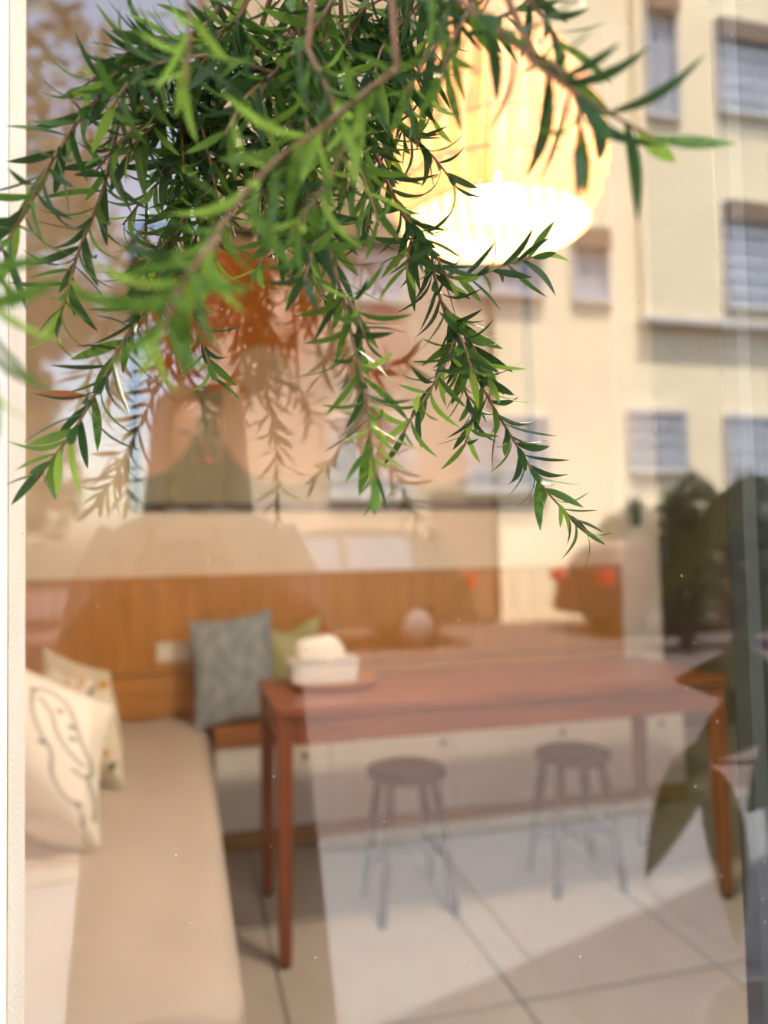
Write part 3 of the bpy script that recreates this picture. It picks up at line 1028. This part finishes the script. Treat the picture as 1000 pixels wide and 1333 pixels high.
def big_leaf(base, direc, L, W, droop, tw=0.0):
    d = Vector(direc).normalized()
    sd = Vector((1, 0, 0)) - d * d.x if abs(d.z) > .6 else d.cross(Vector((0, 1, 0)))     # blades turn their faces to the light and the pane
    sd.normalize()
    sd = (Matrix.Rotation(tw, 3, d) @ sd).normalized()
    v, f = [], []
    n = 14
    p = Vector(base)
    prev = d.copy()
    for i in range(n + 1):
        t = i / n
        w = W / 2 * (math.sin(math.pi * t ** .75) ** .8) * (1 - .25 * t) if 0 < t < 1 else .002
        nn = sd.cross(prev).normalized()
        for k in (-1, -.5, 0, .5, 1):
            v.append(p + sd * (k * w) + nn * (abs(k) * w * .28))
        prev = (prev + Vector((0, 0, -droop / n))).normalized()
        p = p + prev * (L / n)
    for i in range(n):
        for k in range(4):
            a = i * 5 + k
            f.append((a, a + 1, a + 6, a + 5))
    N = len(v)
    v2 = [Vector(q) - Vector((0, 0, .0012)) for q in v]
    f2 = [tuple(N + q for q in reversed(ff)) for ff in f]
    return v + v2, f + f2


# canes carry leaves at many heights; those towards the pane show as its reflections
def rleaf(px, py, Yp, px2, py2, Yp2, W, droop):
    a, b = mir(px, py, Yp), mir(px2, py2, Yp2)
    L = (b - a).length * 1.06
    stem_base = Vector((PXc, PYc, max(.35, a.z - .1)))
    tube('leaf_stalk', [Vector((PXc + random.uniform(-.04, .04), PYc, .24)), stem_base.lerp(a, .4) + Vector((0, 0, .03)), a], [.009, .007, .004], M_bigleaf, plant, n=7)
    v, f = big_leaf(a, (b - a) + Vector((0, 0, droop * .35 * L)), L, W, droop, random.uniform(-.5, .5))
    mesh('leaf', v, f, M_bigleaf, plant, smooth=True)


for q in ((990, 640, 1.18, 850, 790, 1.08, .065, .15), (1000, 910, 1.16, 880, 890, 1.08, .10, .3), (905, 1010, 1.12, 938, 1240, 1.06, .13, .1),
          (905, 985, 1.10, 825, 1145, 1.04, .07, .3), (1060, 770, 1.22, 940, 850, 1.12, .08, .4), (1060, 950, 1.22, 960, 1060, 1.14, .15, .4),
          (1120, 600, 1.25, 1010, 560, 1.2, .08, .4), (1080, 1100, 1.2, 985, 1260, 1.1, .14, .3), (1000, 930, 1.14, 885, 1000, 1.07, .10, .3)):
    rleaf(*q)

# ------------------------------------------------------------------ the photographer, seen only as a dark shape in the pane
M_coat = mat('charcoal_coat', (0.030, 0.028, 0.028), 0.9, var=0.15, scale=12)
M_skin = mat('skin', srgb(122, 88, 68), 0.6, var=0.05, scale=10)
M_hair = mat('dark_hair', (0.015, 0.011, 0.009), 0.5, var=0.2, scale=20, stretch=(6, 6, 1))
M_phone = mat('phone_body', (0.02, 0.02, 0.022), 0.25, var=0.05)
HX, HY = 0.035, -0.36
per = thing('person', 'person in a long charcoal coat holding up a phone with both hands', 'person', (HX, HY, GZ))


def skin_mesh(name, verts, edges, radii, root, m, parent, sub=2):
    me = bpy.data.meshes.new(name)
    me.from_pydata([tuple(q) for q in verts], edges, [])
    o = link(name, me, parent)
    sk_ = o.modifiers.new('skin', 'SKIN')
    sk_.use_smooth_shade = True
    for i, r in enumerate(radii):
        sv = me.skin_vertices[0].data[i]
        sv.radius = r if hasattr(r, '__len__') else (r, r)
        sv.use_root = (i == root)
    ss = o.modifiers.new('sub', 'SUBSURF')
    ss.levels = sub
    ss.render_levels = sub
    dg = bpy.context.evaluated_depsgraph_get()
    ev = o.evaluated_get(dg)
    me2 = bpy.data.meshes.new_from_object(ev)
    o.modifiers.clear()
    o.data = me2
    me2.materials.clear()
    me2.materials.append(m)
    return o


hx, hy = HX, HY
V_, E_, R_ = [], [], []


def vtx(p, r, par=None):
    V_.append(p)
    R_.append(r)
    if par is not None:
        E_.append((par, len(V_) - 1))
    return len(V_) - 1


pel = vtx((hx, hy, .86), (.15, .11))
wai = vtx((hx, hy, 1.0), (.125, .09), pel)
che = vtx((hx, hy, 1.18), (.15, .10), wai)
nk0 = vtx((hx, hy, 1.30), (.075, .06), che)
nk1 = vtx((hx, hy + .02, 1.36), (.05, .05), nk0)
hd0 = vtx((hx, hy + .035, 1.42), (.066, .075), nk1)
hd1 = vtx((hx, hy + .03, 1.50), (.074, .09), hd0)
hd2 = vtx((hx, hy + .015, 1.57), (.055, .07), hd1)
for sgn in (-1, 1):
    hp = vtx((hx + sgn * .09, hy, .80), .085, pel)
    kn = vtx((hx + sgn * .10, hy + .02, .45), .055, hp)
    an = vtx((hx + sgn * .105, hy - .01, .06), .035, kn)
    vtx((hx + sgn * .115, hy + .12, GZ + .035), (.035, .03), an)
    sh_ = vtx((hx + sgn * .165, hy, 1.26), .058, che)
    elb = vtx((hx + sgn * .235, hy + .05, 1.03), .043, sh_)
    vtx((sgn * .085 + .0, -.075, 1.20), .027, elb)
body = skin_mesh('body', V_, E_, R_, 0, M_skin, per)
# hands: palm and five separate fingers closing on the phone's long edges
for sgn in (-1, 1):
    V_, E_, R_ = [], [], []
    w0 = vtx((sgn * .085, -.075, 1.20), .022)
    p0_ = vtx((sgn * .073, -.062, 1.225), (.026, .014), w0)
    p1_ = vtx((sgn * .062, -.052, 1.25), (.028, .013), p0_)
    for k in range(4):
        z = 1.222 + k * .0175
        ln = (.9, 1.0, 1.05, .92)[k]
        a = vtx((sgn * (.058), -.045, z + .006), .0085, p1_)
        b = vtx((sgn * (.058), -.045 + .030 * ln * .6, z + .008), .008, a)
        vtx((sgn * (.046), -.045 + .030 * ln, z + .009), .0065, b)
    th = vtx((sgn * .060, -.058, 1.218), .010, p0_)
    th2 = vtx((sgn * .040, -.046, 1.214), .009, th)
    vtx((sgn * .024, -.040, 1.222), .0075, th2)
    skin_mesh('hand', V_, E_, R_, 0, M_skin, per, 2)
# face
for sgn in (-1, 1):
    lathe('eye', [(.001, -.008), (.009, -.004), (.011, 0), (.009, .004), (.001, .008)], M_hair, per, c=(hx + sgn * .032, hy + .115, 1.492), n=12, axis='Y')
    lathe('ear', [(.004, -.012), (.020, -.008), (.024, 0), (.016, .008), (.004, .010)], M_skin, per, c=(hx + sgn * .082, hy + .02, 1.48), n=14, axis='Y')
box('nose', (hx - .011, hy + .10, 1.452), (hx + .011, hy + .138, 1.488), M_skin, per, bev=.009, smooth=True)
box('mouth', (hx - .024, hy + .098, 1.424), (hx + .024, hy + .117, 1.434), M_tail, per, bev=.004)


def shell(name, rows, m, n=36, a0=0.0, a1=2 * math.pi):
    v, f = [], []
    cl = abs(a1 - a0 - 2 * math.pi) < 1e-6
    k_ = n if cl else n + 1
    for (z, rx, ry, ox, oy) in rows:
        for k in range(k_):
            t = a0 + (a1 - a0) * k / n
            fold = 1 + .03 * math.sin(t * 9 + z * 3) * max(0, min(1, (1.0 - z)))
            v.append((hx + ox + rx * fold * math.cos(t), hy + oy + ry * fold * math.sin(t), z))
    for i in range(len(rows) - 1):
        for k in range(n if cl else n):
            k2 = (k + 1) % k_
            f.append((i * k_ + k, i * k_ + k2, (i + 1) * k_ + k2, (i + 1) * k_ + k))
    o = mesh(name, v, f, m, per, smooth=True)
    so_ = o.modifiers.new('thick', 'SOLIDIFY')
    so_.thickness = .006
    return o


shell('coat', [(.14, .29, .19, 0, 0), (.45, .265, .175, 0, 0), (.75, .24, .16, 0, 0), (.95, .225, .145, 0, 0), (1.12, .225, .135, 0, 0),
               (1.24, .215, .12, 0, 0), (1.30, .17, .10, 0, 0), (1.335, .09, .075, 0, .005)], M_coat)
for sgn in (-1, 1):
    tube('sleeve', [(hx + sgn * .15, hy, 1.27), (hx + sgn * .20, hy + .01, 1.17), (hx + sgn * .237, hy + .05, 1.025), (hx + sgn * .20, hy + .15, 1.09), (sgn * .098, -.105, 1.175)],
         [.068, .068, .060, .052, .042], M_coat, per, n=16)
    box('shoe', (hx + sgn * .115 - .042, hy - .06, GZ + .001), (hx + sgn * .115 + .042, hy + .19, GZ + .075), M_black, per, bev=.028, smooth=True)
# hair: cap and shoulder-length sides, open at the face
shell('hair', [(1.605, .02, .02, 0, .0), (1.60, .06, .07, 0, .0), (1.57, .088, .10, 0, .0), (1.52, .098, .108, 0, -.005), (1.45, .102, .105, 0, -.01), (1.36, .112, .10, 0, -.012), (1.27, .12, .10, 0, -.012)],
      M_hair, a0=math.radians(128), a1=math.radians(412))
ph = thing('phone', 'black phone held up towards the pane', 'phone', (0, -.03, 1.20))
box('case', (-.038, -.034, 1.175), (.038, -.026, 1.262), M_phone, ph, bev=.004)
lathe('lens', [(.009, -.004), (.010, -.001), (.010, .004), (.007, .005)], M_carglass, ph, c=(0, -.026, 1.24), n=20, axis='Y')

# ------------------------------------------------------------------ weeping bottlebrush tree in front of the window
tree = thing('bottlebrush_tree', 'weeping tree with narrow green leaves hanging in front of the pane', 'tree', (1.95, -0.05, GZ))
M_leaf = mat('narrow_leaf', srgb(72, 104, 38), 0.42, spec=0.25, trans=0.4, var=0.25, scale=9, col2=srgb(108, 138, 50))
M_leaf_y = mat('young_leaf', srgb(136, 164, 60), 0.42, spec=0.25, trans=0.45, var=0.2, scale=9)
M_leaf_d = mat('old_leaf', srgb(54, 80, 38), 0.40, spec=0.25, trans=0.25, var=0.25, scale=9)
M_leaf_r = mat('dry_leaf', srgb(150, 84, 44), 0.6, trans=0.3, var=0.2, scale=9)


def leaf_geo(curve, wid, fold=.25):           # unit long along +X
    v, f = [], []
    n = 7
    for i in range(n + 1):
        t = i / n
        w = wid * (math.sin(math.pi * min(1, t * .92 + .06)) ** .85) * (1 - .15 * t)
        if i == 0:
            w = wid * .18
        if i == n:
            w = wid * .02
        z = curve * math.sin(math.pi * t) * .5 - curve * t * .9
        v += [(t, -w, z + fold * w), (t, 0, z), (t, w, z + fold * w)]
    for i in range(n):
        a = i * 3
        f += [(a, a + 1, a + 4, a + 3), (a + 1, a + 2, a + 5, a + 4)]
    return v, f


leaf_var = []
for m_ in (M_leaf_d, M_leaf, M_leaf_y, M_leaf_r):
    row = []
    for (cv, wd) in ((.05, .092), (.22, .086), (-.12, .095), (.36, .08)):
        v, f = leaf_geo(cv, wd)
        me = bpy.data.meshes.new('leaf')
        me.from_pydata(v, [], f)
        me.materials.append(m_)
        me.polygons.foreach_set('use_smooth', [True] * len(me.polygons))
        row.append((me, np.array(v), f))
    leaf_var.append(row)


def spline(pts, step):
    P = [Vector(p) for p in pts]
    out = []
    for i in range(len(P) - 1):
        p0, p1, p2, p3 = P[max(i - 1, 0)], P[i], P[i + 1], P[min(i + 2, len(P) - 1)]
        k = max(2, int((p2 - p1).length / step))
        for j in range(k):
            t = j / k
            out.append(.5 * ((2 * p1) + (p2 - p0) * t + (2 * p0 - 5 * p1 + 4 * p2 - p3) * t * t + (3 * p1 - p0 - 3 * p2 + p3) * t ** 3))
    out.append(P[-1])
    return out


LEAVES = []          # (size on view, branch object, tone, variant, matrix)


def twig(pts, L=.037, sp=.0039, tone=(.55, .4, .05), r0=.0019, r1=.0008, young_tip=True, start=0.0, name='branch', prio=1.0):
    """pts: (pixel x, pixel y, depth Y); leaves spiral up the stem and point to its tip"""
    P = [at(*q) if not isinstance(q, Vector) else q for q in pts]
    S = spline(P, .006)
    n = len(S)
    br = tube(name, S, [r0 + (r1 - r0) * i / (n - 1) for i in range(n)], M_stem, tree, n=6)
    cum = [0]
    for a, b in zip(S, S[1:]):
        cum.append(cum[-1] + (b - a).length)
    tot = cum[-1]
    s = max(start * tot, .004)
    ang = random.uniform(0, 6)
    while s < tot:
        i = max(k for k in range(n) if cum[k] <= s)
        i = min(i, n - 2)
        p = S[i].lerp(S[i + 1], (s - cum[i]) / max(1e-6, cum[i + 1] - cum[i]))
        d = (S[min(i + 2, n - 1)] - S[max(i - 1, 0)]).normalized()
        ref = Vector((0, 1, 0)) if abs(d.y) < .9 else Vector((1, 0, 0))
        a = (ref - d * ref.dot(d)).normalized()
        b = d.cross(a)
        ang += 2.4 + random.uniform(-.35, .35)
        rad = a * math.cos(ang) + b * math.sin(ang)
        frac = s / tot
        op = math.radians(random.uniform(42, 68) - 22 * max(0, frac - .85) / .15)
        dirv = d * math.cos(op) + rad * math.sin(op) + Vector((0, 0, random.uniform(-.22, .02)))
        dirv.normalize()
        side = dirv.cross(rad)
        side = side.normalized() if side.length > .05 else b
        nrm = dirv.cross(side)
        ln = L * random.uniform(.8, 1.18) * (1 - .35 * max(0, frac - .88) / .12)
        Mx = Matrix((dirv, side, nrm)).transposed()
        Mx = (Mx @ Matrix.Rotation(random.uniform(-.6, .6), 3, 'X')).to_4x4() @ Matrix.Scale(ln, 4)
        Mx.translation = p
        u = random.random()
        t_ = 0 if u < tone[0] else (1 if u < tone[0] + tone[1] else 2)
        if young_tip and frac > .86 and random.random() < .55:
            t_ = min(2, t_ + 1)
        LEAVES.append((prio * ln / max(.2, p.y) * random.uniform(.9, 1.1), br, t_, random.choice((0, 0, 1, 1, 2, 3)), Mx))
        s += sp * random.uniform(.75, 1.3)
    return br


DK = (.72, .26, .02)
MD = (.35, .55, .10)
BR = (.10, .55, .35)
tw = [
    # in focus
    ([(300, 20, .50), (250, 52, .51), (200, 85, .52), (145, 118, .52), (100, 172, .52), (60, 236, .51), (26, 290, .50), (-8, 335, .49)], dict(tone=(.5, .45, .05), L=.040)),
    ([(400, 40, .54), (335, 70, .54), (285, 98, .54), (240, 138, .54), (205, 165, .53), (184, 193, .53)], dict(tone=MD)),
    ([(190, 60, .56), (183, 110, .56), (168, 172, .56), (150, 235, .55), (129, 282, .55), (112, 323, .55), (97, 372, .54), (82, 415, .54)], dict(tone=DK)),
    ([(300, 110, .58), (285, 190, .58), (262, 255, .57), (238, 310, .57), (212, 368, .56), (186, 408, .56), (163, 442, .55), (132, 495, .55), (106, 536, .54), (80, 570, .54), (48, 604, .53)], dict(tone=DK, L=.040)),
    ([(395, 150, .52), (420, 230, .51), (437, 300, .50), (455, 375, .49), (468, 440, .48), (480, 500, .47), (486, 560, .46), (489, 610, .45), (492, 640, .45)], dict(tone=MD, L=.038)),
    ([(470, 60, .55), (490, 140, .55), (510, 205, .55), (530, 258, .55), (553, 305, .55), (575, 350, .55), (585, 395, .55), (604, 440, .55), (636, 512, .54), (668, 572, .54), (706, 638, .53), (738, 678, .53), (762, 702, .52)], dict(tone=DK, L=.038)),
    ([(574, 352, .55), (605, 366, .55), (640, 362, .54), (675, 350, .54), (716, 341, .53)], dict(tone=(.5, .4, .1), L=.036, r0=.0014)),
    ([(606, 432, .55), (590, 470, .54), (568, 508, .53), (545, 540, .52), (528, 566, .51)], dict(tone=BR, L=.033, r0=.0012, sp=.0045)),
    ([(600, 455, .56), (608, 500, .56), (620, 545, .56), (608, 585, .55)], dict(tone=MD, L=.031, r0=.0012)),
    ([(350, 215, .54), (365, 260, .54), (378, 300, .53), (388, 345, .53), (392, 365, .53)], dict(tone=MD, L=.031, r0=.0012)),
    ([(355, 60, .57), (330, 130, .57), (305, 190, .57), (285, 250, .57), (265, 310, .58), (230, 360, .58), (205, 385, .58)], dict(tone=DK)),
    # dense head
    ([(520, -40, .50), (500, 10, .51), (470, 60, .52), (440, 105, .52), (415, 160, .53), (380, 210, .53)], dict(tone=DK)),
    ([(620, -40, .52), (570, 10, .53), (530, 50, .53), (505, 105, .53), (490, 160, .53), (500, 215, .54)], dict(tone=DK)),
    ([(430, -40, .56), (410, 30, .56), (385, 90, .56), (345, 140, .56), (300, 165, .57), (262, 175, .57)], dict(tone=DK)),
    ([(560, -40, .58), (540, 30, .58), (525, 100, .58), (520, 170, .58), (525, 225, .58)], dict(tone=DK)),
    ([(360, -40, .50), (340, 10, .50), (300, 40, .50), (255, 45, .51), (215, 30, .51)], dict(tone=MD)),
    ([(400, -30, .48), (420, 60, .48), (450, 130, .48), (470, 200, .48), (462, 262, .48)], dict(tone=MD)),
    ([(330, -30, .55), (335, 60, .55), (320, 120, .55), (270, 150, .55), (240, 215, .55)], dict(tone=DK)),
    ([(480, -30, .47), (430, 40, .47), (380, 90, .47), (350, 140, .47)], dict(tone=MD)),
    ([(560, 20, .54), (535, 60, .54), (545, 110, .54), (558, 150, .54)], dict(tone=DK)),
    ([(440, 60, .59), (400, 140, .59), (370, 210, .59), (350, 270, .59)], dict(tone=DK)),
    ([(420, 250, .55), (405, 300, .55), (415, 350, .55), (440, 400, .55)], dict(tone=MD, L=.028)),
    # close to the lens, soft
    ([(540, 90, .36), (495, 122, .36), (432, 168, .355), (372, 208, .35), (322, 262, .345), (285, 312, .34), (250, 362, .335), (226, 405, .33), (216, 440, .33)], dict(tone=BR, L=.040, r0=.0016, sp=.0050)),
    ([(300, 300, .33), (262, 340, .325), (238, 380, .32), (222, 420, .315)], dict(tone=(.0, .4, .6), L=.036, r0=.0013, sp=.0048)),
    ([(270, -30, .36), (272, 20, .36), (268, 70, .36), (262, 100, .36)], dict(tone=BR, L=.031, r0=.0012)),
    ([(425, 60, .38), (455, 130, .38), (470, 175, .38), (445, 230, .38), (415, 270, .375), (395, 300, .37)], dict(tone=MD, L=.031, r0=.0013)),
    ([(-50, 270, .34), (-26, 340, .33), (-12, 420, .32), (-6, 500, .32)], dict(tone=BR, L=.035, r0=.0013)),
    ([(575, -40, .33), (620, 0, .325), (662, 38, .32), (705, 75, .315), (745, 112, .31), (800, 150, .305), (850, 182, .30), (882, 200, .30)], dict(tone=DK, L=.046, r0=.0017, sp=.0075, young_tip=False)),
    ([(640, -40, .40), (610, 10, .40), (600, 50, .40), (570, 90, .40), (552, 125, .40)], dict(tone=DK, L=.033, r0=.0013)),
    ([(545, -40, .42), (580, 5, .42), (620, 25, .415), (668, 30, .41), (705, 15, .41)], dict(tone=DK, L=.033, r0=.0013)),
    ([(655, -40, .38), (640, 10, .38), (612, 60, .375), (598, 105, .37)], dict(tone=DK, L=.034, r0=.0013)),
    ([(720, 85, .32), (750, 100, .315), (775, 150, .31), (770, 205, .31)], dict(tone=DK, L=.040, r0=.0013, sp=.007, young_tip=False)),
    ([(700, -40, .36), (710, 0, .36), (740, 40, .355), (760, 85, .35)], dict(tone=DK, L=.031, r0=.0013)),
]
for pts, kw in tw:
    twig(pts, **kw)
# short side shoots that fill the dense head
STEMS = [([at(*q) for q in pts], kw) for pts, kw in tw[:22]]
for k in range(66):
    P, kw = STEMS[(0, 1, 2, 3, 4, 5, 10, 11, 12, 13, 14, 15, 16, 17, 18, 19, 20)[k % 17]]
    S = spline(P, .01)
    lim = [q for q in range(2, len(S) - 2) if S[q].z > EYE + .16 and S[q].x > -.01]
    if not lim:
        continue
    i = random.choice(lim)
    d = (S[i + 1] - S[i - 1]).normalized()
    r_ = Vector((random.uniform(-1, 1), random.uniform(-.6, .6), random.uniform(-.8, .3))).normalized()
    d = (d * .75 + r_ * .7).normalized()
    ln = random.uniform(.045, .085)
    e1 = S[i] + d * ln * .5
    e2 = e1 + (d + Vector((0, 0, -.45))).normalized() * ln * .5
    e2.y = min(e2.y, .66)
    twig([S[i].copy(), e1, e2], tone=random.choice((DK, DK, MD)), L=.034, r0=.0012, sp=.0044, name='side_shoot', prio=.8)
# one dry leaf on the low left branch
p = at(118, 500, .547)
q = at(52, 494, .54)
dv = (q - p).normalized()
sd_ = dv.cross(Vector((0, 1, 0))).normalized()
Mx = Matrix((dv, sd_, dv.cross(sd_))).transposed().to_4x4() @ Matrix.Scale((q - p).length, 4)
Mx.translation = p
LEAVES.append((9, tree.children[3], 3, 0, Mx))

LEAVES.sort(key=lambda l: -l[0])
for (_, br, t_, k, Mx) in LEAVES[:300]:
    o = bpy.data.objects.new('leaf', leaf_var[t_][k][0])
    C.objects.link(o)
    o.parent = br
    o.matrix_local = Mx                  # the branch's own origin sits at the world's
rest = {}
for (_, br, t_, k, Mx) in LEAVES[300:]:
    rest.setdefault(t_, []).append((k, Mx))
for t_, lst in rest.items():
    v, f = [], []
    for k, Mx in lst:
        R3 = np.array(Mx)
        vv = leaf_var[t_][k][1] @ R3[:3, :3].T + R3[:3, 3]
        b0 = len(v)
        v += vv.tolist()
        f += [tuple(b0 + q for q in ff) for ff in leaf_var[t_][k][2]]
    mesh('foliage', v, f, leaf_var[t_][0][0].materials[0], tree, smooth=True, kind='stuff')
# trunk and the limbs that carry the hanging branches, above and beside the view
tube('trunk', [(1.95, -.05, GZ - .03), (1.93, -.04, .7), (1.96, .02, 1.5), (1.85, .08, 2.15), (1.55, .16, 2.45)], [.075, .065, .055, .042, .03], M_trunk, tree, n=14)
hub = [at(520, -330, .46), at(470, -200, .5), at(600, -160, .45), at(330, -160, .5)]
tube('limb', [(1.56, .16, 2.44), (1.0, .28, 2.42), (.5, .38, 2.25), hub[0], hub[1]], [.03, .02, .012, .006, .004], M_trunk, tree, n=10)
for pts, kw in tw:
    x, y, Y = pts[0]
    if y < 30 or x > 300 and y < 120:
        a = at(x, y, Y)
        h_ = hub[1] if x < 520 else hub[0]
        mid = (a + h_) / 2 + Vector((0, 0, .02))
        tube('branchlet', [h_, mid, a], [.003, .0024, .0018], M_stem, tree, n=6)
